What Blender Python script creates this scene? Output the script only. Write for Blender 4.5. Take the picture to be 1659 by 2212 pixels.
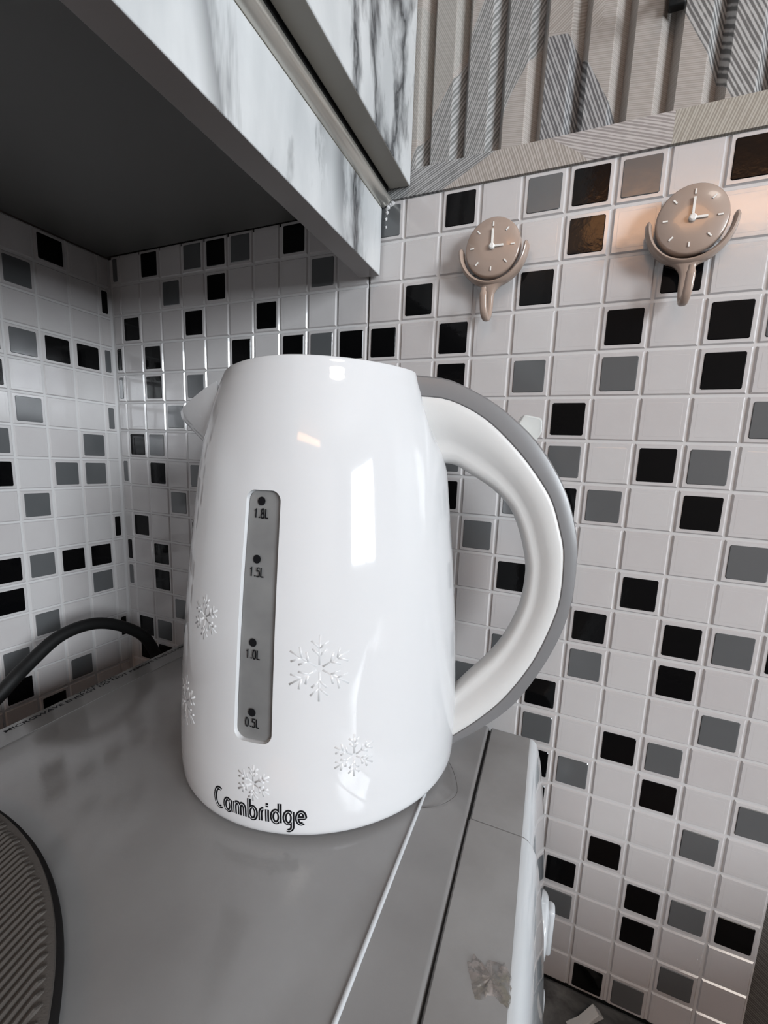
import bpy, bmesh, math, random
from mathutils import Vector, Matrix

# ------------------------------------------------------------------ scene, camera, light
for o in list(bpy.data.objects):
    bpy.data.objects.remove(o, do_unlink=True)
scene = bpy.context.scene
C = scene.collection
ZO = 1.424                     # height of the top of the tiling above the floor; local z = 0 is that line
W, H = 1659.0, 2212.0

cam_d = bpy.data.cameras.new('camera')
cam = bpy.data.objects.new('camera', cam_d)
C.objects.link(cam)
RIGHT = Vector((0.915214, 0.400281, 0.046463))
DOWN = Vector((0.108954, -0.134796, -0.984865))
FWD = Vector((-0.387960, 0.906424, -0.166980))
m = Matrix.Identity(4)
for i in range(3):
    m[i][0] = RIGHT[i]; m[i][1] = -DOWN[i]; m[i][2] = -FWD[i]
m[0][3], m[1][3], m[2][3] = 0.42723, -0.29442, -0.16728 + ZO
cam.matrix_world = m
cam_d.sensor_fit = 'HORIZONTAL'
cam_d.sensor_width = 36.0
cam_d.lens = 989.75 / W * 36.0
cam_d.shift_x = -54.2 / W
cam_d.shift_y = 60.9 / W
cam_d.clip_start = 0.01
scene.camera = cam

world = bpy.data.worlds.new('world')
scene.world = world
world.use_nodes = True
bg = world.node_tree.nodes['Background']
bg.inputs['Color'].default_value = (0.80, 0.88, 1.0, 1)
bg.inputs['Strength'].default_value = 1.0

def area(name, loc, target, sx, sy, power, col):
    d = bpy.data.lights.new(name, 'AREA')
    d.shape = 'RECTANGLE'; d.size = sx; d.size_y = sy; d.energy = power; d.color = col
    o = bpy.data.objects.new(name, d); C.objects.link(o)
    o.location = loc
    o.rotation_euler = (Vector(target) - Vector(loc)).to_track_quat('-Z', 'Y').to_euler()
    return o
area('window_daylight', (2.52, -1.22, 0.25 + ZO), (0.3, -1.1, 0.0 + ZO), 1.05, 1.0, 146.0, (0.88, 0.945, 1.0))

vs = scene.view_settings
vs.view_transform = 'Standard'; vs.look = 'None'; vs.gamma = 1.0; vs.use_curve_mapping = False
vs.exposure = 0.36

# ------------------------------------------------------------------ node helpers and materials
def mat(name, col=(.8, .8, .8), rough=.5, metal=0.0, spec=.5, coat=0.0, trans=0.0, emis=None, estr=0.0, coatr=.03):
    m = bpy.data.materials.new(name); m.use_nodes = True
    b = m.node_tree.nodes['Principled BSDF']
    b.inputs['Base Color'].default_value = (*col, 1)
    b.inputs['Roughness'].default_value = rough
    b.inputs['Metallic'].default_value = metal
    b.inputs['Specular IOR Level'].default_value = spec
    b.inputs['Coat Weight'].default_value = coat
    b.inputs['Coat Roughness'].default_value = coatr
    b.inputs['Transmission Weight'].default_value = trans
    if emis:
        b.inputs['Emission Color'].default_value = (*emis, 1); b.inputs['Emission Strength'].default_value = estr
    return m
class N:
    """tiny node-graph builder"""
    def __init__(s, m):
        s.t = m.node_tree; s.b = s.t.nodes['Principled BSDF']
    def new(s, typ, **kw):
        n = s.t.nodes.new(typ)
        for k, v in kw.items(): setattr(n, k, v)
        return n
    def put(s, sock, v):
        if isinstance(v, (int, float)): sock.default_value = v
        elif isinstance(v, tuple): sock.default_value = v
        else: s.t.links.new(v, sock)
    def math(s, op, a, b=0.0, c=None):
        n = s.new('ShaderNodeMath', operation=op)
        s.put(n.inputs[0], a); s.put(n.inputs[1], b)
        if c is not None: s.put(n.inputs[2], c)
        return n.outputs[0]
    def mixc(s, fac, a, b):
        n = s.new('ShaderNodeMix', data_type='RGBA')
        s.put(n.inputs['Factor'], fac); s.put(n.inputs['A'], a); s.put(n.inputs['B'], b)
        return n.outputs['Result']
    def noise(s, vec, scale, detail=4.0, rough=.55, dist=0.0):
        n = s.new('ShaderNodeTexNoise')
        if vec is not None: s.t.links.new(vec, n.inputs['Vector'])
        n.inputs['Scale'].default_value = scale; n.inputs['Detail'].default_value = detail
        n.inputs['Roughness'].default_value = rough; n.inputs['Distortion'].default_value = dist
        return n.outputs['Fac']
    def ramp(s, fac, stops):
        n = s.new('ShaderNodeValToRGB'); s.t.links.new(fac, n.inputs['Fac'])
        e = n.color_ramp.elements
        while len(e) < len(stops): e.new(0.5)
        for k, (p, c) in enumerate(stops):
            e[k].position = p; e[k].color = (*c, 1) if len(c) == 3 else c
        return n.outputs['Color']
    def bump(s, h, strength=.1, dist=.001):
        n = s.new('ShaderNodeBump'); s.t.links.new(h, n.inputs['Height'])
        n.inputs['Strength'].default_value = strength; n.inputs['Distance'].default_value = dist
        s.t.links.new(n.outputs['Normal'], s.b.inputs['Normal'])
    def pos(s): return s.new('ShaderNodeNewGeometry').outputs['Position']
    def obj(s): return s.new('ShaderNodeTexCoord').outputs['Object']
    def color(s, c): s.t.links.new(c, s.b.inputs['Base Color'])

M = {}
def tile_mat(name, c0, c1, rough, spec=.5, coat=.35):
    m = mat(name, c0, rough, spec=spec, coat=coat, coatr=.08); n = N(m)
    r = n.new('ShaderNodeObjectInfo').outputs['Random']
    nz = n.noise(n.pos(), 60, 3)
    f = n.math('MULTIPLY_ADD', nz, .5, n.math('MULTIPLY', r, .5))
    n.color(n.mixc(f, (*c0, 1), (*c1, 1)))
    n.bump(n.noise(n.pos(), 160, 3), .12, .0006)
    M[name] = m
tile_mat('tile_white', (.44, .427, .424), (.385, .362, .358), .13)
tile_mat('tile_grey', (.085, .087, .089), (.068, .071, .073), .16)
tile_mat('tile_black', (.0022, .0022, .0025), (.0016, .0016, .0018), .09, .16, 0.0)
M['grout'] = mat('grout', (.45, .44, .437), .35)
M['white_plastic'] = mat('white_plastic', (.50, .50, .507), .06, spec=.5)
M['white_satin'] = mat('white_satin', (.47, .466, .458), .42)
n = N(M['white_satin']); n.bump(n.noise(n.pos(), 900, 2), .05, .0004)
M['grey_plastic'] = mat('grey_plastic', (.135, .133, .135), .33)
M['clear_plastic'] = mat('clear_plastic', (.72, .74, .72), .12, trans=.55)
M['gauge_grey'] = mat('gauge_grey', (.20, .20, .20), .35)
n = N(M['gauge_grey']); n.color(n.ramp(n.noise(n.pos(), 45, 3), [(.3, (.11, .11, .11)), (.7, (.16, .16, .157))]))
M['print_black'] = mat('print_black', (.004, .004, .005), .7, spec=.12)
M['print_white'] = mat('print_white', (.5, .5, .51), .3)
M['steel_dark'] = mat('steel_dark', (.12, .12, .12), .4)
# microwave enamel
m_ = mat('enamel_grey', (.34, .34, .34), .13, spec=.6); n = N(m_)
n.color(n.ramp(n.noise(n.pos(), 14, 5), [(.3, (.165, .160, .158)), (.7, (.205, .202, .20))]))
n.bump(n.noise(n.pos(), 700, 3), .07, .0004); M['enamel'] = m_
m_ = mat('frame_grey', (.36, .355, .35), .45); n = N(m_)
n.color(n.ramp(n.noise(n.pos(), 30, 6), [(.3, (.195, .188, .184)), (.7, (.25, .246, .243))]))
n.bump(n.noise(n.pos(), 900, 2), .08, .0004); M['frame_grey'] = m_
M['glossy_white'] = mat('glossy_white', (.44, .455, .47), .10, coat=.8, coatr=.03)
M['black_gap'] = mat('black_gap', (.008, .008, .008), .7)
M['black_rubber'] = mat('black_rubber', (.005, .005, .005), .55, spec=.25)
M['dark_glass'] = mat('dark_glass', (.02, .02, .022), .08)
M['hook_taupe'] = mat('hook_taupe', (.275, .205, .165), .27, coat=.3)
M['hook_white'] = mat('hook_white', (.62, .60, .57), .35)
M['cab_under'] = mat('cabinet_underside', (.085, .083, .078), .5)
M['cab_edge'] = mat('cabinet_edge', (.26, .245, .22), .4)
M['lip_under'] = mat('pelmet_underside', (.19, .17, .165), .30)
M['rail_metal'] = mat('rail_metal', (.62, .60, .55), .28, metal=.85)
M['wall_paint'] = mat('wall_paint', (.15, .12, .11), .8)
M['front_paint'] = mat('front_paint', (.34, .295, .275), .85)
M['ceiling_paint'] = mat('ceiling_paint', (.38, .35, .335), .9)
M['floor_tile'] = mat('floor_tile', (.13, .115, .105), .5)
M['frame_white'] = mat('frame_white', (.8, .8, .8), .4)
M['tape'] = mat('tape_residue', (.42, .37, .31), .45, trans=.15)
n = N(M['tape']); n.color(n.ramp(n.noise(n.pos(), 170, 5), [(.3, (.17, .155, .125)), (.52, (.23, .20, .185)), (.75, (.40, .355, .33))]))
tb = M['tape'].node_tree
n = N(M['tape']); n.t.links.new(n.ramp(n.noise(n.pos(), 420, 5), [(.36, (.12, .12, .12)), (.56, (.9, .9, .9))]), n.b.inputs['Alpha'])
M['paper'] = mat('paper', (.42, .42, .41), .6)
M['hair'] = mat('hair', (.03, .022, .02), .5)
# marble film
m_ = mat('marble_film', (.8, .8, .8), .30); n = N(m_)
mp = n.new('ShaderNodeMapping'); n.t.links.new(n.pos(), mp.inputs['Vector'])
mp.inputs['Scale'].default_value = (1.0, 1.0, .34); mp.inputs['Rotation'].default_value = (.5, 0, 0)
big = n.noise(mp.outputs[0], 11, 7, .62, .7)
vein = n.math('ABSOLUTE', n.math('SUBTRACT', big, .5))
v1 = n.ramp(vein, [(0.0, (.0, .0, .0)), (.014, (.25, .25, .25)), (.075, (1, 1, 1))])
patch = n.ramp(n.noise(mp.outputs[0], 9, 2), [(.40, (0, 0, 0)), (.53, (1, 1, 1))])
sh = n.ramp(n.noise(mp.outputs[0], 24, 5), [(.36, (.40, .41, .415)), (.62, (.54, .545, .545))])
keep = n.math('MAXIMUM', v1, patch)
n.color(n.mixc(keep, (.035, .038, .042, 1), sh)); M['marble_film'] = m_
# dark marble worktop
m_ = mat('dark_marble', (.05, .05, .05), .28); n = N(m_)
a_ = n.noise(n.pos(), 26, 7, .62, .8)
n.color(n.ramp(a_, [(.30, (.012, .012, .012)), (.47, (.05, .05, .05)), (.62, (.135, .135, .13)), (.8, (.23, .23, .225))])); M['dark_marble'] = m_
# ribbed mat
m_ = mat('mat_taupe', (.062, .054, .048), .75); n = N(m_)
n.bump(n.noise(n.pos(), 1400, 2), .3, .0004); M['mat_taupe'] = m_
M['mat_dark'] = mat('mat_dark', (.006, .005, .005), .7, spec=.2)

def wallpaper(name, base, patches):
    """printed hatch pattern: base and patches = (points, line dir, spacing, dark colour, light colour, duty)"""
    m = mat(name, (.4, .38, .35), .5); n = N(m)
    sep = n.new('ShaderNodeSeparateXYZ'); n.t.links.new(n.pos(), sep.inputs[0])
    x = sep.outputs['X']; z = n.math('SUBTRACT', sep.outputs['Z'], ZO)
    wob = n.math('MULTIPLY', n.math('SUBTRACT', n.noise(n.pos(), 40, 2), .5), .0009)
    vary = n.noise(n.pos(), 240, 4)
    def hatch(d, sp, c0, c1, duty):
        l = math.hypot(*d); nx, nz = -d[1] / l, d[0] / l
        t = n.math('ADD', n.math('MULTIPLY', x, nx), n.math('MULTIPLY', z, nz))
        t = n.math('ADD', t, wob)
        sp *= .78
        s = n.math('SINE', n.math('MULTIPLY', t, 2 * math.pi / sp))
        s2 = n.math('SINE', n.math('MULTIPLY', t, 2 * math.pi / (sp * 2.7)))
        s = n.math('ADD', n.math('ADD', s, n.math('MULTIPLY', s2, .55)), n.math('MULTIPLY', n.math('SUBTRACT', vary, .5), 2.2))
        f = n.new('ShaderNodeClamp'); n.put(f.inputs[0], n.math('MULTIPLY_ADD', s, .9, duty))
        return n.mixc(f.outputs[0], (*[.68 * k for k in c0], 1), (*[.68 * k for k in c1], 1))
    col = hatch(*base)
    for pts, d, sp, c0, c1, duty in patches:
        cx = sum(p[0] for p in pts) / len(pts); cz = sum(p[1] for p in pts) / len(pts)
        msk = None
        for (ax, az), (bx, bz) in zip(pts, pts[1:] + pts[:1]):
            nx, nz = -(bz - az), (bx - ax)
            if nx * (cx - ax) + nz * (cz - az) < 0: nx, nz = -nx, -nz
            v = n.math('MULTIPLY_ADD', x, nx, n.math('MULTIPLY_ADD', z, nz, -(nx * ax + nz * az)))
            g = n.math('GREATER_THAN', v, 0.0)
            msk = g if msk is None else n.math('MULTIPLY', msk, g)
        col = n.mixc(msk, col, hatch(d, sp, c0, c1, duty))
    n.color(col)
    M[name] = m
BE = ((.335, .300, .270), (.44, .405, .375))
wallpaper('wallpaper_panel', ((1, -.13), .0012, *BE, .5), [
    ([(.280, .10), (.330, .10), (.3159, .0598), (.2967, .0309), (.280, .03)], (.5, -.87), .0012, (.31, .295, .27), (.41, .39, .36), .5),
    ([(.369, .13), (.402, .13), (.3972, .0619), (.3698, .0663)], (.82, .57), .0016, (.33, .295, .265), (.46, .425, .39), .4),
    ([(.3327, .0933), (.350, .13), (.3695, .13), (.369, .0697), (.3517, .0419), (.3173, .0595)], (.0132, .0304), .0016, (.165, .165, .16), (.43, .425, .415), .45),
    ([(.3174, .0597), (.3518, .0421), (.334, -.002), (.286, -.002), (.2925, .0238)], (.0132, .0304), .0016, (.165, .165, .16), (.43, .425, .415), .45),
    ([(.370, .0645), (.3802, .0634), (.3905, .0501), (.4108, .0146), (.3697, .0137)], (.0099, -.0221), .0021, (.10, .10, .105), (.40, .395, .395), .42),
    ([(.4345, .13), (.4345, .0632), (.4355, .0572), (.461, .0144), (.56, .0144), (.56, .13)], (.0105, -.0175), .0023, (.115, .115, .115), (.47, .465, .455), .5),
])
wallpaper('wallpaper_strip', ((.003, .0087), .0017, (.30, .27, .225), (.47, .44, .385), .42), [
    ([(.25, -.005), (.4372, -.005), (.4372, .0012), (.4398, .0150), (.25, .0150)], (.0345, -.0122), .0019, (.30, .27, .26), (.54, .50, .48), .45),
    ([(.25, -.005), (.402, -.005), (.3916, .0048), (.3747, .0150), (.25, .0150)], (.0049, -.0118), .0017, (.31, .275, .24), (.50, .455, .42), .4),
    ([(.25, -.005), (.304, -.005), (.346, .0152), (.25, .0152)], (.046, .021), .0016, (.155, .155, .155), (.45, .45, .445), .42),
])
wallpaper('wallpaper_wall', ((.8, -.6), .0017, (.085, .08, .075), (.21, .205, .19), .35), [])

# ------------------------------------------------------------------ mesh helpers
def link(name, me, parent=None, loc=None):
    o = bpy.data.objects.new(name, me); C.objects.link(o)
    if parent is not None: o.parent = parent
    if loc is not None: o.location = loc
    return o
def thing(name, loc, label, cat, group=None):
    o = bpy.data.objects.new(name, None); C.objects.link(o)
    o.empty_display_size = .02
    o.location = (loc[0], loc[1], loc[2] + ZO)
    o['org'] = loc
    tag(o, label, cat, group); return o
def tag(o, label, cat, group=None):
    o['label'] = label; o['category'] = cat
    if group: o['group'] = group
def origin(o):
    p = Vector((0, 0, 0))
    while o is not None:
        p += Vector(o['org']) if 'org' in o else Vector((0, 0, 0)); o = o.parent
    return p
def mesh(name, verts, faces, mats, parent=None, smooth=False, mi=None, bevel=0.0, auto=None):
    """verts in kitchen coordinates (z = 0 at the top of the tiling)"""
    og = origin(parent) if parent is not None else Vector((0, 0, 0))
    me = bpy.data.meshes.new(name)
    me.from_pydata([tuple(Vector(v) - og) for v in verts], [], [tuple(f) for f in faces])
    for k in (mats if isinstance(mats, (list, tuple)) else [mats]): me.materials.append(M[k])
    bm = bmesh.new(); bm.from_mesh(me)
    if mi:
        bm.faces.ensure_lookup_table()
        for f, i in zip(bm.faces, mi): f.material_index = i
    bmesh.ops.recalc_face_normals(bm, faces=bm.faces)
    bm.to_mesh(me); bm.free()
    o = link(name, me, parent, None if parent is not None else (0, 0, ZO))
    if bevel:
        b = o.modifiers.new('bevel', 'BEVEL'); b.width = bevel; b.segments = 3; b.limit_method = 'ANGLE'; b.angle_limit = math.radians(35)
        smooth = True; auto = auto or 40
    if smooth:
        for p in me.polygons: p.use_smooth = True
    if auto:
        me.set_sharp_from_angle(angle=math.radians(auto))
    return o
BOXF = [(0, 1, 2, 3), (7, 6, 5, 4), (0, 4, 5, 1), (1, 5, 6, 2), (2, 6, 7, 3), (3, 7, 4, 0)]
def boxv(x0, x1, y0, y1, z0, z1):
    return [(x0, y0, z0), (x1, y0, z0), (x1, y1, z0), (x0, y1, z0), (x0, y0, z1), (x1, y0, z1), (x1, y1, z1), (x0, y1, z1)]
def box(name, x0, x1, y0, y1, z0, z1, m, parent=None, bevel=0.0):
    return mesh(name, boxv(x0, x1, y0, y1, z0, z1), BOXF, m, parent, bevel=bevel)
def boxes(name, lst, m, parent=None):
    v, f = [], []
    for b in lst:
        k = len(v); v += boxv(*b); f += [tuple(i + k for i in q) for q in BOXF]
    return mesh(name, v, f, m, parent)
def struct(o): o['kind'] = 'structure'; return o
def loft(rings, close_u=True, cap=True):
    """rings: list of equal-length point loops -> verts, faces"""
    n = len(rings[0]); v = [p for r in rings for p in r]; f = []
    for i in range(len(rings) - 1):
        for j in range(n if close_u else n - 1):
            a, b = i * n + j, i * n + (j + 1) % n
            f.append((a, b, b + n, a + n))
    if cap:
        f.append(tuple(range(n - 1, -1, -1))); f.append(tuple(range((len(rings) - 1) * n, len(rings) * n)))
    return v, f
def tube(path, r, seg=12):
    rings = []; P = [Vector(p) for p in path]; up = Vector((0, 0, 1))
    prev = None
    for i, p in enumerate(P):
        t = (P[min(i + 1, len(P) - 1)] - P[max(i - 1, 0)]).normalized()
        if prev is None:
            a = t.cross(up)
            if a.length < 1e-4: a = t.cross(Vector((1, 0, 0)))
            a.normalize()
        else:
            a = (prev - t * prev.dot(t)).normalized()
        prev = a; b = t.cross(a)
        rr = r[i] if isinstance(r, (list, tuple)) else r
        rings.append([tuple(p + (a * math.cos(2 * math.pi * k / seg) + b * math.sin(2 * math.pi * k / seg)) * rr) for k in range(seg)])
    return loft(rings)
def catmull(pts, n):
    P = [Vector(p) for p in pts]; out = []
    for i in range(len(P) - 1):
        p0 = P[max(i - 1, 0)]; p1 = P[i]; p2 = P[i + 1]; p3 = P[min(i + 2, len(P) - 1)]
        for k in range(n):
            t = k / n
            out.append(.5 * ((2 * p1) + (p2 - p0) * t + (2 * p0 - 5 * p1 + 4 * p2 - p3) * t * t + (3 * p1 - p0 - 3 * p2 + p3) * t ** 3))
    out.append(P[-1]); return out
def resample(pts, n):
    P = [Vector(p) for p in pts]; L = [0]
    for a, b in zip(P, P[1:]): L.append(L[-1] + (b - a).length)
    out = []; j = 0
    for k in range(n):
        s = L[-1] * k / (n - 1)
        while j < len(P) - 2 and L[j + 1] < s: j += 1
        t = (s - L[j]) / max(L[j + 1] - L[j], 1e-9); out.append(P[j].lerp(P[j + 1], min(max(t, 0), 1)))
    return out

# ------------------------------------------------------------------ the room
SK = 0.0564                                    # the left wall is a little off square
XR, YF, ZC, ZF = 2.35, -2.35, 1.15, -ZO
struct(box('floor', -.4, XR + .1, YF - .1, .1, ZF - .05, ZF, 'floor_tile'))
struct(box('ceiling', -.4, XR + .1, YF - .1, .1, ZC, ZC + .05, 'ceiling_paint'))
struct(box('wall_back', -.1, XR, .008, .1, ZF, ZC, 'wallpaper_wall'))
struct(box('wall_front', -.2, XR, YF - .1, YF, ZF, ZC, 'front_paint'))
dB = Vector((math.sin(SK), -math.cos(SK), 0)); nB = Vector((math.cos(SK), math.sin(SK), 0))
def onB(s, out, z): p = dB * s + nB * out; return (p.x, p.y, z)
v = [onB(s, o_, z) for z in (ZF, ZC) for s, o_ in ((-.01, -.004), (2.36, -.004), (2.36, -.1), (-.01, -.1))]
struct(mesh('wall_left', v, BOXF, 'wall_paint'))
WY0, WY1, WZ0, WZ1 = -1.72, -.74, -.18, .64    # the window
struct(boxes('wall_right', [(XR, XR + .1, YF, WY0, ZF, ZC), (XR, XR + .1, WY1, .1, ZF, ZC), (XR, XR + .1, WY0, WY1, ZF, WZ0), (XR, XR + .1, WY0, WY1, WZ1, ZC)], 'wall_paint'))
win = bpy.data.objects.new('window_1', None); C.objects.link(win); win['kind'] = 'structure'
win.location = (XR, (WY0 + WY1) / 2, WZ0 + ZO); win['org'] = (XR, (WY0 + WY1) / 2, WZ0)
ym = (WY0 + WY1) / 2 + .12
for nm, b in (('window_frame', (XR + .02, XR + .07, WY0, WY0 + .04, WZ0, WZ1)), ('window_frame', (XR + .02, XR + .07, WY1 - .04, WY1, WZ0, WZ1)),
              ('window_frame', (XR + .02, XR + .07, WY0 + .04, WY1 - .04, WZ1 - .04, WZ1)), ('window_frame', (XR + .02, XR + .07, WY0 + .04, WY1 - .04, WZ0, WZ0 + .04)),
              ('mullion', (XR + .02, XR + .07, ym - .02, ym + .02, WZ0 + .04, WZ1 - .04)), ('window_sill', (XR - .1, XR + .02, WY0 - .04, WY1 + .04, WZ0 - .03, WZ0))):
    box(nm, *b, 'frame_white', win)
gm = bpy.data.materials.new('window_glass'); gm.use_nodes = True
t = gm.node_tree; t.nodes.clear()
o_ = t.nodes.new('ShaderNodeOutputMaterial'); mx = t.nodes.new('ShaderNodeMixShader'); tr = t.nodes.new('ShaderNodeBsdfTransparent'); gl = t.nodes.new('ShaderNodeBsdfGlossy')
gl.inputs['Roughness'].default_value = .02; mx.inputs[0].default_value = .06
t.links.new(tr.outputs[0], mx.inputs[1]); t.links.new(gl.outputs[0], mx.inputs[2]); t.links.new(mx.outputs[0], o_.inputs[0]); M['window_glass'] = gm
for a, b in ((WY0 + .04, ym - .02), (ym + .02, WY1 - .04)):
    box('pane', XR + .043, XR + .047, a, b, WZ0 + .04, WZ1 - .04, 'window_glass', win)
# ceiling lamp and the warm lamp across the room
M['lamp_glow'] = mat('lamp_glow', (.9, .9, .9), .5, emis=(1.0, .90, .80), estr=9.0)
M['warm_glow'] = mat('warm_glow', (.9, .8, .6), .5, emis=(1.0, .46, .18), estr=7.0)
lp = thing('ceiling_lamp', (1.05, -.95, ZC), 'round white ceiling lamp above the kitchen', 'lamp')
def disc(cx, cy, z0, z1, r0, r1, seg=40):
    return loft([[(cx + r * math.cos(2 * math.pi * k / seg), cy + r * math.sin(2 * math.pi * k / seg), z) for k in range(seg)] for r, z in ((r0, z0), (r1, z1))])
mesh('lamp_base', *disc(1.05, -.95, ZC, ZC - .02, .20, .20), 'frame_white', lp)
mesh('lamp_shade', *disc(1.05, -.95, ZC - .02, ZC - .06, .19, .15), 'lamp_glow', lp)
wl = thing('wall_lamp', (.7, YF, .90), 'long warm wall lamp facing the tiling', 'lamp')
box('lamp_bracket', .06, 1.34, YF, YF + .03, .91, 1.09, 'frame_white', wl)
box('lamp_diffuser', .10, 1.30, YF + .03, YF + .07, .93, 1.07, 'warm_glow', wl, bevel=.01)

# ------------------------------------------------------------------ mosaic tiling
P = .025
def tile_mesh(colour, half=1.0):
    """one pillowed tile: white pad and raised square face; x right, z up, -y out; half cuts its width"""
    verts, faces, mi = [], [], []
    def ring(hx, hz, y, cut=0.0, cx=0.0):
        k = len(verts)
        if cut:
            pts = [(-hx + cut, -hz), (hx - cut, -hz), (hx, -hz + cut), (hx, hz - cut), (hx - cut, hz), (-hx + cut, hz), (-hx, hz - cut), (-hx, -hz + cut)]
        else:
            pts = [(-hx, -hz), (hx, -hz), (hx, hz), (-hx, hz)]
        verts.extend((cx + a, y, b) for a, b in pts); return list(range(k, k + len(pts)))
    def band(a, b, m):
        for i in range(len(a)):
            j = (i + 1) % len(a); faces.append((a[i], a[j], b[j], b[i])); mi.append(m)
    hx = P * half / 2 - .03 * P
    a = ring(hx, .47 * P, 0); b = ring(hx - .03 * P, .44 * P, -.0010)
    band(a, b, 0); faces.append(tuple(b)); mi.append(0)
    fx = hx - .094 * P
    hf = .00003 if colour == 'white' else .0004
    c = ring(fx, .376 * P, -.00095, .0007); d = ring(fx - .016 * P, .36 * P, -.0010 - hf, .0006)
    band(c, d, 1); faces.append(tuple(d)); mi.append(1)
    me = bpy.data.meshes.new('tile'); me.from_pydata(verts, [], faces)
    me.materials.append(M['tile_white']); me.materials.append(M['tile_' + colour])
    for p, i in zip(me.polygons, mi): p.material_index = i
    bm = bmesh.new(); bm.from_mesh(me); bmesh.ops.recalc_face_normals(bm, faces=bm.faces)
    if sum(f.normal.y * f.calc_area() for f in bm.faces if abs(f.normal.y) > .9) > 0: bmesh.ops.reverse_faces(bm, faces=bm.faces)
    bm.to_mesh(me); bm.free(); return me
TM = {c: tile_mesh(c) for c in ('white', 'grey', 'black')}
TH = {c: tile_mesh(c, .47) for c in ('white', 'grey', 'black')}
def pattern(txt):
    d = {}
    for line in txt.strip().split('\n'):
        r, _, rest = line.partition(':')
        for tok in rest.split():
            d[(int(tok[1:]), int(r))] = 'grey' if tok[0] == 'g' else 'black'
    return d
RIGHTP = pattern('''0: g0 b2 g4 b5 g6 b8
1: b5
2: b1 b4 b7
3: b0 b2 b6 b8 g9
4: b2 g4 g6 b8
5: b5 g9
6: g2 g5 b7 g8
7: b2 g4 b5 g6 b8
8: g3 g9
9: b4 b7
10: b6 b8 g9 b10
11: g4 g6 b8
12: g3 b5 g9
13: g5 b7 g8 b1
14: b5 g6 b8 g10
15: b5 g9 g2
16: b7 b3
17: b6 b8 g9 b10
18: g6 b8 b2
19: g9 g4
20: b7 g8 b1''')
LEFTP = pattern('''0: b3 g5 b6 g7 b9 g11
1: g2 b6 g8
2: b4 b7 b10
3: b1 g2 b3 b5 b9 b11
4: g7 b9 g11
5: g8 b3 g1
6: b10 g9 b5
7: g11 b9 g7 b2
8: g8 g4
9: b10 b7 b1
10: b11 b9 g3
11: g11 b9 b5
12: g8 b2
13: b10 g9 g6
14: b9 b10 g3
15: g8 b4''')
LWP = pattern('''0: b2
1: g3 b0
3: b1 b2 g3 g0 b4
4: b4
5: g3 g0
6: g1 g4
7: g1 g2 b4
8: g3
9: b0
10: b1 b2 g3 b4
11: g1 b4
12: g3
13: g4 b0
14: g2 b4
15: b3
16: g1 b5''')
XS = .26238                                     # seam between the two sheets on the back wall
def sheet(name, x0, x1, z0, z1):
    o = struct(box(name, x0, x1, .0012, .008, z0, z1, 'grout')); o['org'] = (0, 0, 0); return o
def put_tile(me, par, loc, rz=0.0):
    o = bpy.data.objects.new('tile', me); C.objects.link(o); o.parent = par
    o.location = loc; o.rotation_euler = (0, 0, rz)
tr1 = sheet('trim_1', XS + .0006, XS + 11 * P, -21 * P + .001, -.0005)
for r in range(21):
    for c in range(11):
        put_tile(TM[RIGHTP.get((c, r), 'white')], tr1, (XS + (c + .5) * P, .0012, -(r + .5) * P))
tr2 = sheet('trim_2', -.004, XS - .0006, -21 * P + .001, -.0028)
for r in range(16):
    for k in range(1, 12):
        half = k == 11
        x = XS - (k - .5) * P if not half else XS - 10.25 * P + .0008
        put_tile((TH if half else TM)[LEFTP.get((k, r), 'white')], tr2, (x, .0012, -(r + .5) * P))
v = [onB(s, o2, z) for z in (-21 * P, -.003) for s, o2 in ((-.0015, -.0012), (1.2, -.0012), (1.2, -.004), (-.0015, -.004))]
tr3 = struct(mesh('trim_3', v, BOXF, 'grout')); tr3['org'] = (0, 0, 0)
rzB = math.atan2(dB.y, dB.x) + math.pi          # tile's +x points to the corner
YO, DZB = .01163, -.0026
for r in range(20):
    for b in range(0, 8):
        half = b == 0
        s = YO + (b - .5) * P if not half else YO / 2 + .0004
        p = onB(s, -.0012, -(r + .5) * P + DZB)
        put_tile((TH if half else TM)[LWP.get((b, r), 'white')], tr3, p, rzB)

# ------------------------------------------------------------------ wallpapered slats above the tiling
struct(box('trim_4', .2740, .95, -.0010, .008, -.0006, .0146, 'wallpaper_strip'))
panel = struct(box('trim_5', .2740, .95, .0064, .008, .0146, .62, 'wallpaper_panel')); panel['org'] = (0, 0, 0)
for k in range(-1, 29):
    xk = .2946 + .0220 * k
    prof = [(xk + .0056 - .0220, .0064), (xk + .0088 - .0220, -.0002), (xk + .0094 - .0220, -.0010), (xk - .0008, -.0010), (xk - .0003, -.0008), (xk + .0001, -.0003), (xk + .0020, .0030), (xk + .0056, .0064)]
    mesh('slat', *loft([[(x, y, z) for x, y in prof] for z in (.0146, .62)]), 'wallpaper_panel', panel)

# ------------------------------------------------------------------ worktop
ct = box('worktop', .004, 1.9, -.62, .0008, -.564, -.524, 'dark_marble', bevel=.004)
tag(ct, 'dark marbled worktop under the microwave', 'countertop')

# box added on the worktop, out of view, to shade the lower right tiles
shade_box = thing('unseen_shade_box', (.86, -.26, -.524), 'brown box added out of view to shade the lower tiling', 'shade box')
M['shade_box_brown'] = mat('shade_box_brown', (.16, .085, .045), .5)
mesh('body', *loft([[(x, y, z) for y, z in ((-.40, -.5235), (-.40, -.44), (-.37, -.40), (-.32, -.355), (-.22, -.35), (-.05, -.35), (-.05, -.5235))] for x in (.74, 1.10)]), 'shade_box_brown', shade_box, bevel=.004)
box('shade_box_handle', .87, .97, -.412, -.395, -.465, -.450, 'steel_dark', shade_box, bevel=.003)

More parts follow.
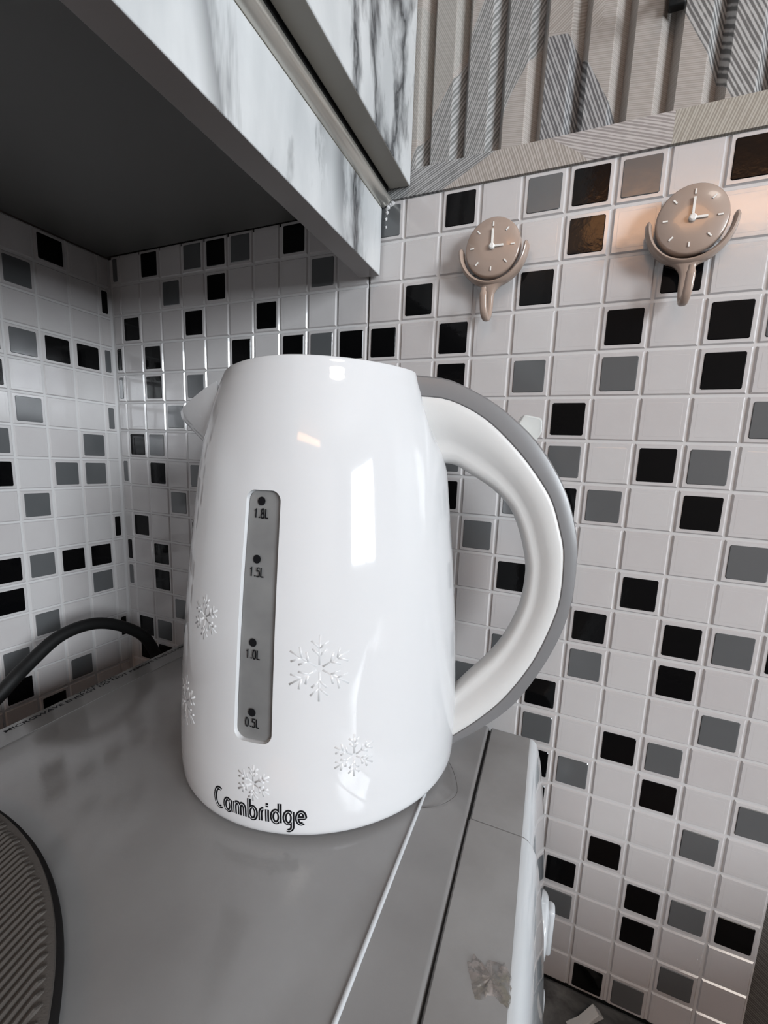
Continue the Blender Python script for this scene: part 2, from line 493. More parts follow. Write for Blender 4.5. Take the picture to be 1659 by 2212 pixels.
# ------------------------------------------------------------------ wall cabinet
CA = math.radians(4.7)
dC = Vector((math.sin(CA), -math.cos(CA), 0)); nC = Vector((math.cos(CA), math.sin(CA), 0))
CO = Vector((.2720, -.0022, 0))                  # front foot of the pelmet at the back wall
def cabp(t, out, z): p = CO + dC * t + nC * out; return (p.x, p.y, z)
def cabbox(name, t0, t1, o0, o1, z0, z1, m_, par, bevel=0.0, mi=None):
    v = [cabp(t, o, z) for z in (z0, z1) for t, o in ((t0, o0), (t0, o1), (t1, o1), (t1, o0))]
    return mesh(name, v, BOXF, m_, par, bevel=bevel, mi=mi)
cab = thing('wall_cabinet', (.272, -.002, -.046), 'white marble-patterned wall cabinet in the corner above the kettle', 'cabinet')
CL = .62
def bodyv(z): return [cabp(0, -.0152, z), cabp(CL, -.0152, z), onB(CL, .0012, z), onB(.004, .0012, z)]
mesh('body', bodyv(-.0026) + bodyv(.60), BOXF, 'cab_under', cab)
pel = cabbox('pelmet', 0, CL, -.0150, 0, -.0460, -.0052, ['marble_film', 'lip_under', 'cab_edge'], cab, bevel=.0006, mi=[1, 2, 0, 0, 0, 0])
rp = [(-.003, -.0050), (.0012, -.0050), (.0042, -.0036), (.0058, -.0016), (.0058, .0004), (.0042, .0018), (-.003, .0020)]
mesh('metal_rail', *loft([[cabp(t, o, z) for o, z in rp] for t in (0.0, CL)]), 'rail_metal', cab, smooth=True, auto=50)
cabbox('reveal', 0, CL, -.0150, .0035, .0020, .60, 'black_gap', cab)
cabbox('door', .0008, .33, .0050, .0192, .0046, .59, ['marble_film', 'cab_edge'], cab, bevel=.0009, mi=[1, 1, 0, 0, 0, 0])
cabbox('door', .333, CL, .0050, .0192, .0046, .59, ['marble_film', 'cab_edge'], cab, bevel=.0009, mi=[1, 1, 0, 0, 0, 0])

# ------------------------------------------------------------------ microwave
ZM = -.328
e1 = Vector((.1132, -.9936, 0))                  # along its front, towards the viewer
F0 = Vector((.4008, -.0298, 0))                  # far top corner of its front
def mw(t, d, z): p = F0 + e1 * t + Vector((-1, 0, 0)) * d; return (p.x, p.y, z)
ML, MD, MB = .45, .2925, -.512
mwv = thing('microwave', (.30, -.25, -.524), 'light grey microwave with white front standing under the kettle', 'microwave')
def extr(name, prof, t0, t1, m_, par=mwv, smooth=False, mi=None, bevel=0.0, auto=None):
    return mesh(name, *loft([[mw(t, d, z) for d, z in prof] for t in (t0, t1)]), m_, par, smooth=smooth, mi=mi, bevel=bevel, auto=auto)
RD = .0490
extr('case', [(.0262, MB), (.0262, ZM - .0018), (.0264, ZM - .0009), (.0270, ZM - .0003), (.0282, ZM), (RD - .0006, ZM), (RD + .0006, ZM + .0006), (MD - .002, ZM + .0006), (MD, ZM - .001), (MD, MB)], 0, ML, 'enamel', smooth=True, auto=60)
extr('glint_bead', [(RD - .0009, ZM - .0006), (RD - .0008, ZM + .0003), (RD - .0005, ZM + .0009), (RD, ZM + .0011), (RD + .0005, ZM + .0010), (RD + .0009, ZM + .0004), (RD + .0009, ZM - .0006)], .001, ML - .001, 'glossy_white', smooth=True, auto=70)  # white colour paints in the window's glint along the enamel ridge
FP = [(.0012, 0), (.0, -.0003), (-.0016, -.0012), (-.0030, -.0028), (-.0044, -.0065), (-.0060, -.0125), (-.0085, -.0265), (-.0113, -.0445), (-.0138, -.072), (-.0151, -.098), (-.0166, -.142), (-.0172, MB - ZM)]
def front(name, t0, t1, ex, d1):
    pr = [(d1, MB), (d1, ZM - .0012), (d1 - .0008, ZM - .0002)] + [(d - ex * min(1, max(0, -z / .006)), ZM + z - .0002) for d, z in FP]
    mi = [0] * 2 + [0] + [1] * (len(pr) - 4) + [1, 1, 0, 0]
    mi = [0, 0, 0] + [1] * (len(pr) - 4) + [1] + [0, 0]
    return extr(name, pr, t0, t1, ['frame_grey', 'glossy_white'], smooth=True, mi=mi, auto=50)
front('control_panel', 0.0005, .0786, 0.0, .0250)
front('door', .0792, ML, .0011, .0255)
extr('door_gap', [(.0248, MB + .002), (.0248, ZM - .0022), (.0262, ZM - .0022), (.0262, MB + .002)], .0005, ML, 'black_gap')
dg = [(d - .0013, ZM + z) for d, z in FP[8:11]]
extr('door_window', dg + [(d + .0018, z) for d, z in dg[::-1]], .20, .41, 'dark_glass', smooth=True, auto=50)
for t_, d_ in ((.03, .05), (.42, .05), (.03, .26), (.42, .26)):
    c_ = mw(t_, d_, 0); mesh('foot', *disc(c_[0], c_[1], -.524, MB, .010, .012, 20), 'black_rubber', mwv)
def knob(zc):
    tk = .034; rings = []
    for r, o in ((.0165, -.002), (.0165, .0010), (.0158, .0022), (.0145, .0030), (.0120, .0034), (.005, .0035)):
        rings.append([tuple(Vector(mw(tk, -.0140 - o, zc)) + e1 * (r * math.cos(2 * math.pi * k / 40)) + Vector((0, 0, r * math.sin(2 * math.pi * k / 40)))) for k in range(40)])
    kb = mesh('dial', *loft(rings), 'glossy_white', mwv, smooth=True, auto=50)
    v = [tuple(Vector(mw(tk, -.0140 - o, zc)) + e1 * a + Vector((0, 0, b))) for o in (.002, .0066) for a, b in ((-.004, -.0145), (.004, -.0145), (.004, .0145), (-.004, .0145))]
    mesh('grip', v, BOXF, 'glossy_white', kb, bevel=.002)
knob(-.4165); knob(-.4740)
# printing along the back edge
def text_mesh(txt, bold=0.0):
    cu = bpy.data.curves.new('txt', 'FONT'); cu.body = txt; cu.align_x = 'LEFT'; cu.size = 1.0; cu.offset = bold; cu.resolution_u = 3
    ob = bpy.data.objects.new('txt', cu); C.objects.link(ob)
    me = bpy.data.meshes.new_from_object(ob.evaluated_get(bpy.context.evaluated_depsgraph_get()))
    vs_ = [(v.co.x, v.co.y) for v in me.vertices]; fs = [tuple(p.vertices) for p in me.polygons]
    bpy.data.objects.remove(ob); bpy.data.curves.remove(cu); bpy.data.meshes.remove(me)
    x0 = min(v[0] for v in vs_); x1 = max(v[0] for v in vs_)
    y0 = min(v[1] for v in vs_); y1 = max(v[1] for v in vs_)
    return [((x - x0) / (x1 - x0), (y - y0) / (y1 - y0)) for x, y in vs_], fs
for txt, t0, off, ln, hgt, lab in (('MICROWAVE ENERGY DO NOT REMOVE THIS COVER', .1375, .0080, .1345, .0031, 'black capital letters along the back edge'), ('WARNING:', .0935, .0043, .0290, .0024, 'small black warning heading')):
    tv, tf = text_mesh(txt, .022)
    mesh('lettering', [mw(t0 - x * ln, MD - off + y * hgt, ZM + .00072) for x, y in tv], tf, 'print_black', mwv)['label'] = lab
extr('crease', [(MD - .0202, ZM + .0004), (MD - .0202, ZM + .00066), (MD - .0197, ZM + .00066), (MD - .0197, ZM + .0004)], .01, ML, 'steel_dark')

# ------------------------------------------------------------------ kettle
KX, KY = .2924, -.0897
PROF = [(-.1275, .0495), (-.1356, .0522), (-.1485, .0561), (-.1613, .0594), (-.175, .0619), (-.189, .0637), (-.2155, .0669), (-.24, .0694), (-.2724, .0719), (-.2988, .0733), (-.315, .0735), (-.322, .0730)]
def sp(z):
    """smooth radius of the kettle's wall at height z"""
    z = max(min(z, PROF[0][0]), PROF[-1][0])
    for i in range(len(PROF) - 1):
        if PROF[i][0] >= z >= PROF[i + 1][0]:
            t = (PROF[i][0] - z) / (PROF[i][0] - PROF[i + 1][0])
            p0 = PROF[max(i - 1, 0)][1]; p1 = PROF[i][1]; p2 = PROF[i + 1][1]; p3 = PROF[min(i + 2, len(PROF) - 1)][1]
            return .5 * (2 * p1 + (p2 - p0) * t + (2 * p0 - 5 * p1 + 4 * p2 - p3) * t * t + (3 * p1 - p0 - 3 * p2 + p3) * t ** 3)
PHI = math.radians(20)
def dent(az, z):
    d = (az - PHI + math.pi) % (2 * math.pi) - math.pi
    k = min(max((z + .172) / .034, 0), 1); k = k * k * (3 - 2 * k)
    return -.0062 * math.exp(-(d / .36) ** 4) * k
def kp(az, z, off=0.0):
    r = sp(z) + dent(az, z) + off
    return (KX + r * math.cos(az), KY + r * math.sin(az), z)
ket = thing('kettle', (KX, KY, -.328), 'white plastic electric kettle with grey trimmed handle on the microwave', 'kettle')
SEG = 192
def ztop(az):
    return -.1272 - .0050 * max(0.0, math.cos(az - math.radians(200))) ** 2
rings = []
NZ = 90
for i in range(NZ + 1):
    f_ = i / NZ
    rings.append([kp(2 * math.pi * k / SEG, ztop(2 * math.pi * k / SEG) + (-.3220 - ztop(2 * math.pi * k / SEG)) * f_) for k in range(SEG)])
def rk(r, z): return [(KX + r * math.cos(2 * math.pi * k / SEG), KY + r * math.sin(2 * math.pi * k / SEG), z) for k in range(SEG)]
top = [[(kx_ * 1.0, ky_ * 1.0, kz_ + dz) for kx_, ky_, kz_ in [kp(2 * math.pi * k / SEG, ztop(2 * math.pi * k / SEG), -dr) for k in range(SEG)]] for dr, dz in ((.0055, -.006), (.0042, -.0008), (.0034, .0004), (.0012, .0007), (.0003, .0004))]
rings = [rk(.030, -.1340)] + top + rings + [rk(.0724, -.3236), rk(.0712, -.3248), rk(.0690, -.3252), rk(.040, -.3252)]
bv, bf = loft(rings)
body = mesh('body', bv, bf, 'white_plastic', ket, smooth=True)
# the slot of the water gauge
A0, A1, Z0g, Z1g = math.radians(-87.3), math.radians(-73.6), -.2832, -.1806
def rrect(n=10, rad=.0042, grow=0.0):
    rm = .068; ha = (A1 - A0) / 2 * rm + grow; hz = (Z1g - Z0g) / 2 + grow; ca = (A0 + A1) / 2; cz = (Z0g + Z1g) / 2; out = []
    for cxs, czs, a0 in ((1, -1, -90), (1, 1, 0), (-1, 1, 90), (-1, -1, 180)):
        for k in range(n):
            a = math.radians(a0 + 90 * k / (n - 1)); out.append((cxs * (ha - rad) + rad * math.cos(a), czs * (hz - rad) + rad * math.sin(a)))
    res = []                                        # extra points along the long sides so the patch follows the wall
    for (x0, y0), (x1, y1) in zip(out, out[1:] + out[:1]):
        m_ = max(1, int(math.hypot(x1 - x0, y1 - y0) / .006))
        for k in range(m_): res.append((x0 + (x1 - x0) * k / m_, y0 + (y1 - y0) * k / m_))
    return [(ca + x / rm, cz + y) for x, y in res]
rr = rrect()
GD = .0024
cutv, cutf = loft([[kp(a, z, -GD) for a, z in rr], [kp(a, z, .004) for a, z in rr]])
cutter = mesh('cutter', cutv, cutf, 'white_plastic', ket)
bpy.context.view_layer.update()
bo = body.modifiers.new('cut', 'BOOLEAN'); bo.operation = 'DIFFERENCE'; bo.object = cutter; bo.solver = 'EXACT'
bpy.context.view_layer.update()
nm_ = bpy.data.meshes.new_from_object(body.evaluated_get(bpy.context.evaluated_depsgraph_get()))
body.modifiers.clear(); body.data = nm_
for p in nm_.polygons: p.use_smooth = True
nm_.set_sharp_from_angle(angle=math.radians(38))
bpy.data.objects.remove(cutter, do_unlink=True)
# gauge pane: a curved grey strip lying in the slot
def patch(a0, a1, z0, z1, off, th, na, nz, clip):
    vs_, fs = [], []
    for s in (0, 1):
        for j in range(nz + 1):
            for i in range(na + 1):
                vs_.append(kp(a0 + (a1 - a0) * i / na, z0 + (z1 - z0) * j / nz, off - s * th))
    return vs_, fs
rg = rrect(grow=-.0004)
ca_ = (A0 + A1) / 2
half = len(rg)
ringo = [[kp(a, z, -GD + .0007) for a, z in rg], [kp(a, z, -GD - .0008) for a, z in rg]]
gv, gf = loft(ringo, cap=False)
# caps as ladders between left and right sides so they follow the wall
def ladder(loop, base, flip):
    lo = sorted(range(len(loop)), key=lambda i: loop[i][1])
    L_ = [i for i in range(len(loop)) if loop[i][0] < ca_]; R_ = [i for i in range(len(loop)) if loop[i][0] >= ca_]
    L_.sort(key=lambda i: loop[i][1]); R_.sort(key=lambda i: loop[i][1]); fs = []
    i = j = 0
    while i < len(L_) - 1 or j < len(R_) - 1:
        if j == len(R_) - 1 or (i < len(L_) - 1 and loop[L_[i + 1]][1] <= loop[R_[j + 1]][1]):
            fs.append((base + L_[i], base + R_[j], base + L_[i + 1])); i += 1
        else:
            fs.append((base + L_[i], base + R_[j], base + R_[j + 1])); j += 1
    return fs
gf += ladder(rg, 0, False) + ladder(rg, len(rg), True)
gauge = mesh('water_gauge', gv, gf, 'gauge_grey', ket)
gauge['label'] = 'grey water level window with litre marks'
def wrap(name, pts2, faces, az0, z0, sx, sz, off, m_, par):
    rm = sp(z0)
    return mesh(name, [kp(az0 + x * sx / rm, z0 + y * sz, off) for x, y in pts2], faces, m_, par)
circ = [(math.cos(2 * math.pi * k / 20), math.sin(2 * math.pi * k / 20)) for k in range(20)]
FL = -GD + .00090
def ribbon(lines, w, h, flat=.45):
    """raised strokes: each polyline becomes a low ridge; returns (u, v, height) points"""
    vs_, fs = [], []
    for ln in lines:
        Pn = [Vector((a, b)) for a, b in ln]; k0 = len(vs_)
        for i, p in enumerate(Pn):
            t_ = (Pn[min(i + 1, len(Pn) - 1)] - Pn[max(i - 1, 0)]).normalized(); s_ = Vector((-t_.y, t_.x))
            for o_, hh in ((-w, 0.0), (-w * flat, h), (w * flat, h), (w, 0.0)):
                q = p + s_ * o_; vs_.append((q.x, q.y, hh))
        for i in range(len(Pn) - 1):
            for j in range(3):
                a = k0 + i * 4 + j; fs.append((a, a + 1, a + 5, a + 4))
        fs.append((k0, k0 + 1, k0 + 2, k0 + 3)); e_ = k0 + (len(Pn) - 1) * 4; fs.append((e_ + 3, e_ + 2, e_ + 1, e_))
    return vs_, fs
def arc(cx, cy, rx, ry, a0, a1, n=14): return [(cx + rx * math.cos(math.radians(a0 + (a1 - a0) * k / n)), cy + ry * math.sin(math.radians(a0 + (a1 - a0) * k / n))) for k in range(n + 1)]
GLYPH = {'1': [[(.10, .74), (.36, 1.0), (.36, .5), (.36, 0)]], '.': [[(.12, .08), (.38, .08)]], '0': [arc(.35, .5, .30, .5, 0, 360, 20)],
         '8': [arc(.35, .75, .24, .25, 0, 360, 16), arc(.35, .26, .30, .26, 0, 360, 16)], 'L': [[(.08, 1.0), (.08, .5), (.08, .03)], [(.08, .03), (.35, .03), (.62, .03)]],
         '5': [[(.62, .97), (.40, .97), (.16, .97), (.12, .55)] + arc(.34, .33, .30, .33, 125, -140, 14)]}
def mark(txt, sx, sy):
    out = []; x = 0.0
    for ch in txt:
        for l in GLYPH[ch]: out.append([((x + a) * sx, b * sy) for a, b in l])
        x += .50 if ch == '.' else .86
    w = (x - .2) * sx
    vs_, fs = ribbon([[(a - w / 2, b) for a, b in l] for l in out], .00027, .00002, .9)
    return [(a, b) for a, b, c in vs_], fs
for txt, a, zd, zt in (('1.8L', -82.3, -.1851, -.1918), ('1.5L', -82.7, -.2082, -.2152), ('1.0L', -82.6, -.2421, -.2488), ('0.5L', -82.0, -.2714, -.2777)):
    a_ = math.radians(a + .55)
    wrap('level_dot', circ, [tuple(range(20))], a_, zd, .00175, .00175, FL, 'print_black', gauge)
    tv, tf = mark(txt, .0023, .0037)
    wrap('level_mark', tv, tf, a_ + .004, zt, 1.0, 1.0, FL, 'print_black', gauge)['label'] = 'black litre mark ' + txt
# lid and foot
mesh('lid', *loft([[(KX + r * math.cos(2 * math.pi * k / 64), KY + r * math.sin(2 * math.pi * k / 64), z) for k in range(64)] for r, z in ((.0425, -.1345), (.0425, -.1310), (.041, -.1296), (.020, -.1285), (.002, -.1282))]), 'grey_plastic', ket, smooth=True, auto=50)
mesh('foot_ring', *disc(KX, KY, -.3274, -.3252, .0655, .0655, 64), 'steel_dark', ket)
# spout
AS = PHI + math.pi
def spt(rho, h, z):
    return (KX + rho * math.cos(AS) - h * math.sin(AS), KY + rho * math.sin(AS) + h * math.cos(AS), z)
srings = []
for i in range(9):
    t_ = i / 8
    rho = .0455 + (.0772 - .0455) * t_
    zt_ = -.1350 - .0118 * t_ ** 1.15; zb_ = -.1780 + (.1780 - .1512) * (t_ ** 1.05); hw = .0255 * (1 - t_) ** .85 + .0028
    loop = []
    for k in range(17):
        a = math.pi * k / 16
        loop.append(spt(rho, hw * math.copysign(abs(math.cos(a)) ** .75, math.cos(a)), zt_ + (zb_ - zt_) * math.sin(a) ** 1.15))
    for k in range(15, 0, -1):
        a = math.pi * k / 16
        loop.append(spt(rho - .0006, .86 * hw * math.copysign(abs(math.cos(a)) ** .75, math.cos(a)), zt_ - .0004 + (zb_ - zt_) * .45 * math.sin(a)))
    srings.append(loop)
mesh('spout', *loft(srings), 'white_plastic', ket, smooth=True, auto=55)
# handle
HO = [(.0360, -.1248), (.0444, -.1259), (.0572, -.1269), (.0661, -.1297), (.0796, -.1360), (.0910, -.1436), (.1028, -.1538), (.1127, -.1664), (.1207, -.1804), (.1263, -.1971), (.1281, -.2086), (.1281, -.2299), (.1244, -.2497), (.1159, -.2704), (.1034, -.2909), (.0875, -.3055), (.0704, -.3171), (.0640, -.3205)]
HM = [(.0380, -.1352), (.0471, -.1361), (.0578, -.1368), (.0690, -.1406), (.0804, -.1472), (.0922, -.1575), (.1019, -.1680), (.1121, -.1820), (.1180, -.1976), (.1208, -.2090), (.1213, -.2303), (.1182, -.2452), (.1107, -.2657), (.0982, -.2860), (.0847, -.3004), (.0697, -.3125), (.0630, -.3165)]
HI = [(.0500, -.1668), (.0585, -.1667), (.0655, -.1675), (.0716, -.1707), (.0813, -.1761), (.0874, -.1804), (.0951, -.1883), (.1007, -.1999), (.1048, -.2142), (.1057, -.2240), (.1041, -.2392), (.0982, -.2550), (.0905, -.2673), (.0790, -.2802), (.0715, -.2889), (.0640, -.2960)]
def curve(pts, n): return resample(catmull([(a, b, 0) for a, b in pts], 8), n)
NH = 56
CO_, CM_, CI_ = curve(HO, NH), curve(HM, NH), curve(HI, NH)
def hp(q, h): return (KX + q.x * math.cos(PHI) + h * math.sin(PHI), KY + q.x * math.sin(PHI) - h * math.cos(PHI), q.y)
gr, wr = [], []
for o_, m_, i_ in zip(CO_, CM_, CI_):
    sec = [(0.0, .0118), (.06, .0126), (.5, .0129), (.88, .0122), (.97, .0108), (1.0, .0085)]
    gr.append([hp(m_.lerp(o_, k), h) for k, h in sec] + [hp(m_.lerp(o_, k), -h) for k, h in sec[::-1]])
    sec = [(-.08, .0105), (0.0, .0119), (.10, .0121), (.28, .0118), (.46, .0104), (.60, .0082), (.70, .0071), (.80, .0068), (.90, .0062), (.97, .0042), (1.0, .0018)]
    wr.append([hp(m_.lerp(i_, k), h) for k, h in sec] + [hp(m_.lerp(i_, k), -h) for k, h in sec[::-1]])
hd = mesh('handle', *loft(wr), 'white_satin', ket, smooth=True, auto=60)
mesh('handle_trim', *loft(gr), 'grey_plastic', hd, smooth=True, auto=40)['label'] = 'grey outer band of the handle'
# thumb switch on the back of the handle
q0 = [(.0930, -.1490), (.0975, -.1412), (.1050, -.1424), (.1066, -.1436), (.1070, -.1496), (.1030, -.1560)]
sw = mesh('lid_switch', *loft([[hp(Vector((a, b, 0)), h) for a, b in q0] for h in (.0030, -.0070)]), 'clear_plastic', ket, bevel=.0009)
sw['label'] = 'clear lid catch on the handle'
# embossed snowflakes
def flake(n=6):
    L_ = []
    for k in range(n):
        a = 2 * math.pi * k / n + math.pi / 2
        def pl(r, da): return (r * math.cos(a + da), r * math.sin(a + da))
        L_.append([pl(.10, 0), pl(.55, 0), pl(1.0, 0)])
        for s in (-1, 1):
            L_.append([pl(.38, 0), pl(.62, s * .36)])
            L_.append([pl(.60, 0), pl(.86, s * .30)])
    return L_
for az, z, r in ((-58.6, -.2500, .0137), (-46.9, -.2882, .0094), (-79.7, -.3010, .0082), (-104.2, -.2362, .0098), (-117.0, -.2800, .0125)):
    rv, rf = ribbon([[(a * r, b * r) for a, b in l] for l in flake()], .00060, .00016)
    rm = sp(z)
    mesh('snowflake', [kp(math.radians(az) + u / rm, z + v_, hh - .00006) for u, v_, hh in rv], rf, 'white_plastic', ket, smooth=True)['label'] = 'embossed white snowflake'
# name lettering at the foot of the body
def letters():
    out = []; x = 0.0
    def add(lines, w, gap=.30):
        nonlocal x
        for l in lines: out.append([(a + x, b) for a, b in l])
        x += w + gap
    R_ = .37
    bowl = lambda cx: arc(cx, .5, R_, .5, 0, 360, 24)
    add([arc(.55, .80, .55, .80, 62, 300, 18)], .82, .46)                                      # C
    add([bowl(.37), [(.74, 1.0), (.74, .5), (.74, 0)]], .74, .50)                              # a
    add([[(0, 0), (0, .5), (0, 1)], [(0, .6)] + arc(.28, .62, .28, .38, 180, 0, 10) + [(.56, 0)], [(.56, .6)] + arc(.84, .62, .28, .38, 180, 0, 10) + [(1.12, 0)]], 1.12, .50)
    add([[(0, 1.6), (0, .5), (0, 0)], bowl(.37)], .74, .46)                                    # b
    add([[(0, 0), (0, .55)] + arc(.30, .60, .30, .40, 180, 85, 8)], .32, .36)                  # r
    add([[(0, 0), (0, .5), (0, 1.0)], [(-.13, 1.36), (0, 1.36), (.13, 1.36)]], .02, .48)           # i
    add([bowl(.37), [(.74, 1.6), (.74, .5), (.74, 0)]], .74, .48)                              # d
    add([bowl(.37), [(.74, 1.0), (.74, .2), (.74, -.25)] + arc(.38, -.25, .36, .36, 0, -115, 10)], .74, .46)   # g
    add([[(.02, .52), (.37, .52), (.74, .52)] + arc(.37, .5, R_, .5, 0, 305, 20)], .74, 0)       # e
    return out, x
LT, LW = letters()
AZ0, AZ1, ZB = math.radians(-95.3), math.radians(-62.4), -.3176
rm = .0733
sxx = (AZ1 - AZ0) * rm / LW; szz = .0057
def word(w, off):
    vs_, fs = ribbon([[(a * sxx, b * szz) for a, b in l] for l in LT], w, .0001, .8)
    return [kp(AZ0 + u / rm, ZB + v_, hh + off) for u, v_, hh in vs_], fs
wd = mesh('lettering', *word(.00092, .00004), 'print_black', ket)
wd['label'] = 'black rounded name lettering'
mesh('inline', *word(.00013, .00010), 'print_white', wd)

# ------------------------------------------------------------------ clock-shaped wall hooks
def hook(cx, cz, label, sx):
    t_ = thing('wall_hook', (cx, -.0005, cz), label, 'hook', 'taupe clock-faced wall hooks')
    def ringxz(r, y, seg=56, c=(cx, cz)): return [(c[0] + r * math.cos(2 * math.pi * k / seg), y, c[1] + r * math.sin(2 * math.pi * k / seg)) for k in range(seg)]
    mesh('dial', *loft([ringxz(r, y) for r, y in ((.0120, -.0005), (.0150, -.0020), (.0162, -.0045), (.0163, -.0085), (.0160, -.0098), (.0153, -.0104), (.006, -.0105))]), 'hook_taupe', t_, smooth=True, auto=60)
    def bar(name, a, r0, r1, w, y0, y1, m_):
        ca, sa = math.sin(a), math.cos(a)
        v = [(cx + r * ca + s * w * sa, y, cz + r * sa - s * w * ca) for y in (y0, y1) for r, s in ((r0, -1), (r1, -1), (r1, 1), (r0, 1))]
        return mesh(name, v, BOXF, m_, t_)
    for k in range(8): bar('hour_mark', k * math.pi / 4, .0108, .0131, .00036, -.0104, -.01085, 'hook_white')
    bar('minute_hand', 0, 0, .0093, .00055, -.0104, -.0115, 'hook_white'); bar('hour_hand', math.pi / 2, 0, .0066, .00055, -.0104, -.0114, 'hook_white')
    mesh('centre_pin', *loft([ringxz(r, y, 20) for r, y in ((.0017, -.0104), (.0017, -.0118), (.0011, -.0123))]), 'hook_white', t_, smooth=True, auto=40)
    rings = []
    for k in range(41):
        a = math.radians(176 + (364 - 176) * k / 40)
        e_ = min(1, min(k, 40 - k) / 2 + .6)
        loop = []
        for j in range(12):
            b = 2 * math.pi * j / 12
            r = .0193 + .0016 * e_ * math.cos(b); y = -.0072 - .0044 * e_ * math.sin(b)
            loop.append((cx + r * math.cos(a), y, cz + r * math.sin(a)))
        rings.append(loop)
    mesh('cradle', *loft(rings), 'hook_taupe', t_, smooth=True, auto=70)
    path = catmull([(cx, -.0072, cz - .0188), (cx, -.0072, cz - .0240), (cx, -.0070, cz - .0310), (cx + sx * .1, -.0084, cz - .0368), (cx + sx * .35, -.0112, cz - .0392), (cx + sx * .7, -.0146, cz - .0368), (cx + sx * .9, -.0162, cz - .0310), (cx + sx, -.0168, cz - .0240)], 6)
    rings = []
    for i, p in enumerate(path):
        tn = (path[min(i + 1, len(path) - 1)] - path[max(i - 1, 0)]).normalized(); s_ = Vector((1, 0, 0)); nn = tn.cross(s_)
        f_ = i / (len(path) - 1)
        hw = .0021 + .0075 * max(0, 1 - f_ / .22) ** 2.4; ht = .0019 + .0016 * max(0, 1 - f_ / .2)
        if f_ > .93: hw *= .75; ht *= .7
        rings.append([tuple(p + s_ * (hw * math.copysign(abs(math.cos(b)) ** .7, math.cos(b))) + nn * (ht * math.copysign(abs(math.sin(b)) ** .7, math.sin(b)))) for b in [2 * math.pi * j / 16 for j in range(16)]])
    mesh('hook_arm', *loft(rings), 'hook_taupe', t_, smooth=True, auto=70)
hook(.3494, -.0413, 'taupe clock-faced wall hook nearer the wall cabinet', -.0016)
hook(.4503, -.0413, 'taupe clock-faced wall hook farther from the cabinet, upper right', .0022)

# ------------------------------------------------------------------ small things
cb = mesh('power_cable', *tube(catmull([(.062, -.30, -.5192), (.060, -.25, -.47), (.058, -.19, -.385), (.056, -.134, -.3385), (.053, -.115, -.3252), (.050, -.090, -.3120), (.050, -.0625, -.3108), (.050, -.035, -.3245), (.052, -.0185, -.3430), (.056, -.012, -.375), (.062, -.016, -.45), (.075, -.02, -.5192)], 8), .0048, 14), 'black_rubber', smooth=True)
tag(cb, 'black power cable arching up behind the microwave', 'cable')
# ribbed mat lying at the near end of the microwave
MX, MY, MT = .200, -.3635, .0085
mt = thing('ribbed_mat', (MX, MY, ZM), 'taupe ribbed rounded mat with dark rim on the microwave', 'mat')
def matr(a, k=1.0, dz=0.0):
    ax_ = (.169 if math.cos(a) > 0 else .075) * k - (1 - k) * .0
    return (MX + ax_ * math.cos(a), MY + .1635 * k * math.sin(a))
SEGM = 180
def mring(ins, z): 
    return [(MX + ((.169 if math.cos(2 * math.pi * k / SEGM) > 0 else .070) - ins) * math.cos(2 * math.pi * k / SEGM), MY + (.1615 - ins) * math.sin(2 * math.pi * k / SEGM), z) for k in range(SEGM)]
ZT = ZM + .0008
mesh('rim', *loft([mring(.0035, ZT), mring(.0004, ZT + .0012), mring(0, ZT + .0042), mring(.0006, ZT + .0058), mring(.0022, ZT + .0066)]), 'mat_dark', mt, smooth=True, auto=50)
mesh('weave', *loft([mring(.0016, ZT + .0058), mring(.0022, ZT + .0072), mring(.0055, ZT + .0080)]), 'mat_taupe', mt, smooth=True, auto=50)
rd = Vector((-.31, .951)); rn = Vector((.951, .31))
def chord(c):
    """ends of the rib at offset c across the mat"""
    lo, hi = None, None
    for i in range(-200, 201):
        p = rn * c + rd * (i * .001)
        a = .169 if p.x > 0 else .070
        if (p.x / (a - .0042)) ** 2 + (p.y / (.1615 - .0042)) ** 2 < 1:
            if lo is None: lo = i * .001
            hi = i * .001
    return lo, hi
c_ = -.10
while c_ < .18:
    lo, hi = chord(c_)
    if lo is not None and hi - lo > .01:
        rings = []
        for s in (lo, lo + .002, hi - .002, hi):
            p = rn * c_ + rd * s; e_ = .2 if s in (lo, hi) else 1.0
            rings.append([(MX + p.x + rn.x * a * .00095, MY + p.y + rn.y * a * .00095, ZT + .0078 + b * .0011 * e_) for a, b in ((-1, 0), (-.7, .7), (0, 1), (.7, .7), (1, 0))])
        mesh('rib', *loft(rings), 'mat_taupe', mt)
    c_ += .0024
# hair, tape residue, bracket, packet
hr = mesh('hair_strand', *tube(catmull([(.3600, -.072, ZM + .0003), (.3650, -.0775, ZM + .0008), (.3715, -.0882, ZM + .0012), (.3746, -.0977, ZM + .0010), (.3705, -.1067, ZM + .0006), (.3641, -.1116, ZM + .0002), (.3610, -.1120, ZM + .0002)], 8), .00011, 6), 'hair')
tag(hr, 'thin curled hair lying on the microwave beside the kettle', 'hair')
random.seed(4)
tp = [(.4015, -.1700), (.4022, -.1655), (.4068, -.1672), (.4090, -.1648), (.4130, -.1640), (.4172, -.1690), (.4160, -.1760), (.4110, -.1748), (.4066, -.1782), (.4042, -.1738)]
tpc = (.4098, -.1705)
def mtop(x_, y_):
    d_ = F0.x + e1.x * (y_ - F0.y) / e1.y - x_
    if d_ > .001: return ZM - .0002
    return ZM - .0002 - .0010 * ((.001 - d_) / .0030) - 700 * max(0, .001 - d_) ** 2.6 * 10
vs_, fs = [(tpc[0], tpc[1], mtop(*tpc) + .0009)], []
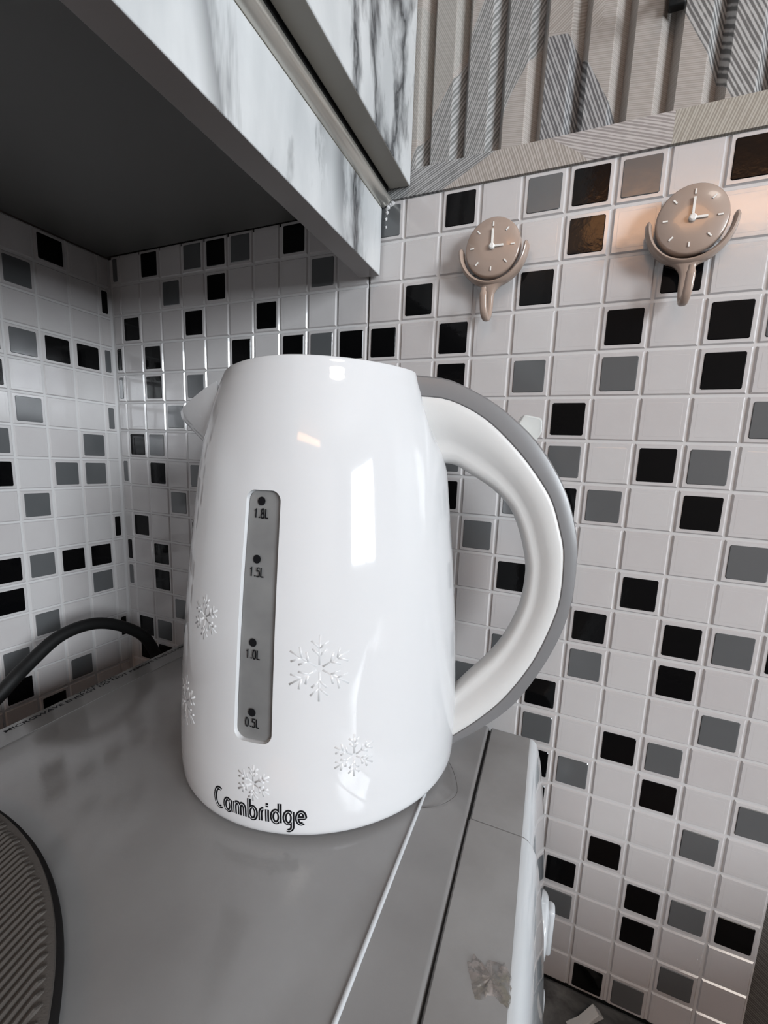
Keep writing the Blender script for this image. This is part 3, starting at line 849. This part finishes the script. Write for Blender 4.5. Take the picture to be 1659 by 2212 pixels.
for f_ in (.35, .7, 1.0):
    for k in range(40):
        i, u = divmod(k, 4); a, b = tp[i], tp[(i + 1) % 10]; u /= 4
        x_ = a[0] + (b[0] - a[0]) * u; y_ = a[1] + (b[1] - a[1]) * u
        j = random.uniform(-.0006, .0006) * f_
        xx = tpc[0] + (x_ - tpc[0]) * f_ + j; yy = tpc[1] + (y_ - tpc[1]) * f_ - j
        vs_.append((xx, yy, mtop(xx, yy) + (random.uniform(.0002, .0008) if f_ < 1 else .00003)))
for k in range(40): fs.append((0, 1 + k, 1 + (k + 1) % 40))
for r_ in range(2):
    for k in range(40):
        a, b = 1 + r_ * 40 + k, 1 + r_ * 40 + (k + 1) % 40; fs.append((a, b, b + 40, a + 40))
tpo = mesh('tape_residue', vs_, fs, 'tape', smooth=True)
tag(tpo, 'crumpled yellowed tape residue on the microwave front edge', 'tape')
br = thing('wall_bracket', (.4318, -.001, .0580), 'small black bracket on the wallpaper at the top edge', 'bracket')
box('plate', .4280, .4356, -.0055, -.0008, .0580, .1000, 'black_rubber', br, bevel=.001)
mesh('arm', *tube(catmull([(.432, -.004, .072), (.4316, -.012, .0630), (.4310, -.022, .0620), (.4305, -.030, .069), (.4305, -.032, .090)], 6), .0022, 12), 'black_rubber', br, smooth=True)
pk = [(.4385, -.0235, -.5236), (.4460, -.0180, -.5216), (.4545, -.0085, -.5185), (.4585, -.0065, -.5236)]
pko = mesh('packet', *loft([pk, [(a + .0040, b - .0045, c - (.0014 if c > -.523 else 0)) for a, b, c in pk]]), 'paper', bevel=.0008)
tag(pko, 'corner of a white folded packet on the dark worktop', 'packet')

# chipped filler in the corner under the cabinet's rail
cv, cf = [], []
for cx_, cz_, rr_ in ((.2752, -.0042, .0020), (.2768, -.0030, .0016), (.2784, -.0026, .0018), (.2746, -.0075, .0014), (.2740, -.0112, .0011), (.2743, -.0160, .0009)):
    k0 = len(cv); cv.append((cx_, -.0009 - rr_ * .25, cz_))
    for k in range(9):
        a = 2 * math.pi * k / 9; q = rr_ * random.uniform(.7, 1.25)
        cv.append((cx_ + q * math.cos(a), -.0002, cz_ + q * math.sin(a)))
    cf += [(k0, k0 + 1 + k, k0 + 1 + (k + 1) % 9) for k in range(9)] + [tuple(range(k0 + 9, k0, -1))]
tag(mesh('filler', cv, cf, 'grout'), 'chipped white filler on the grey tile under the cabinet rail', 'filler')

for o in bpy.data.objects:
    if 'org' in o: del o['org']
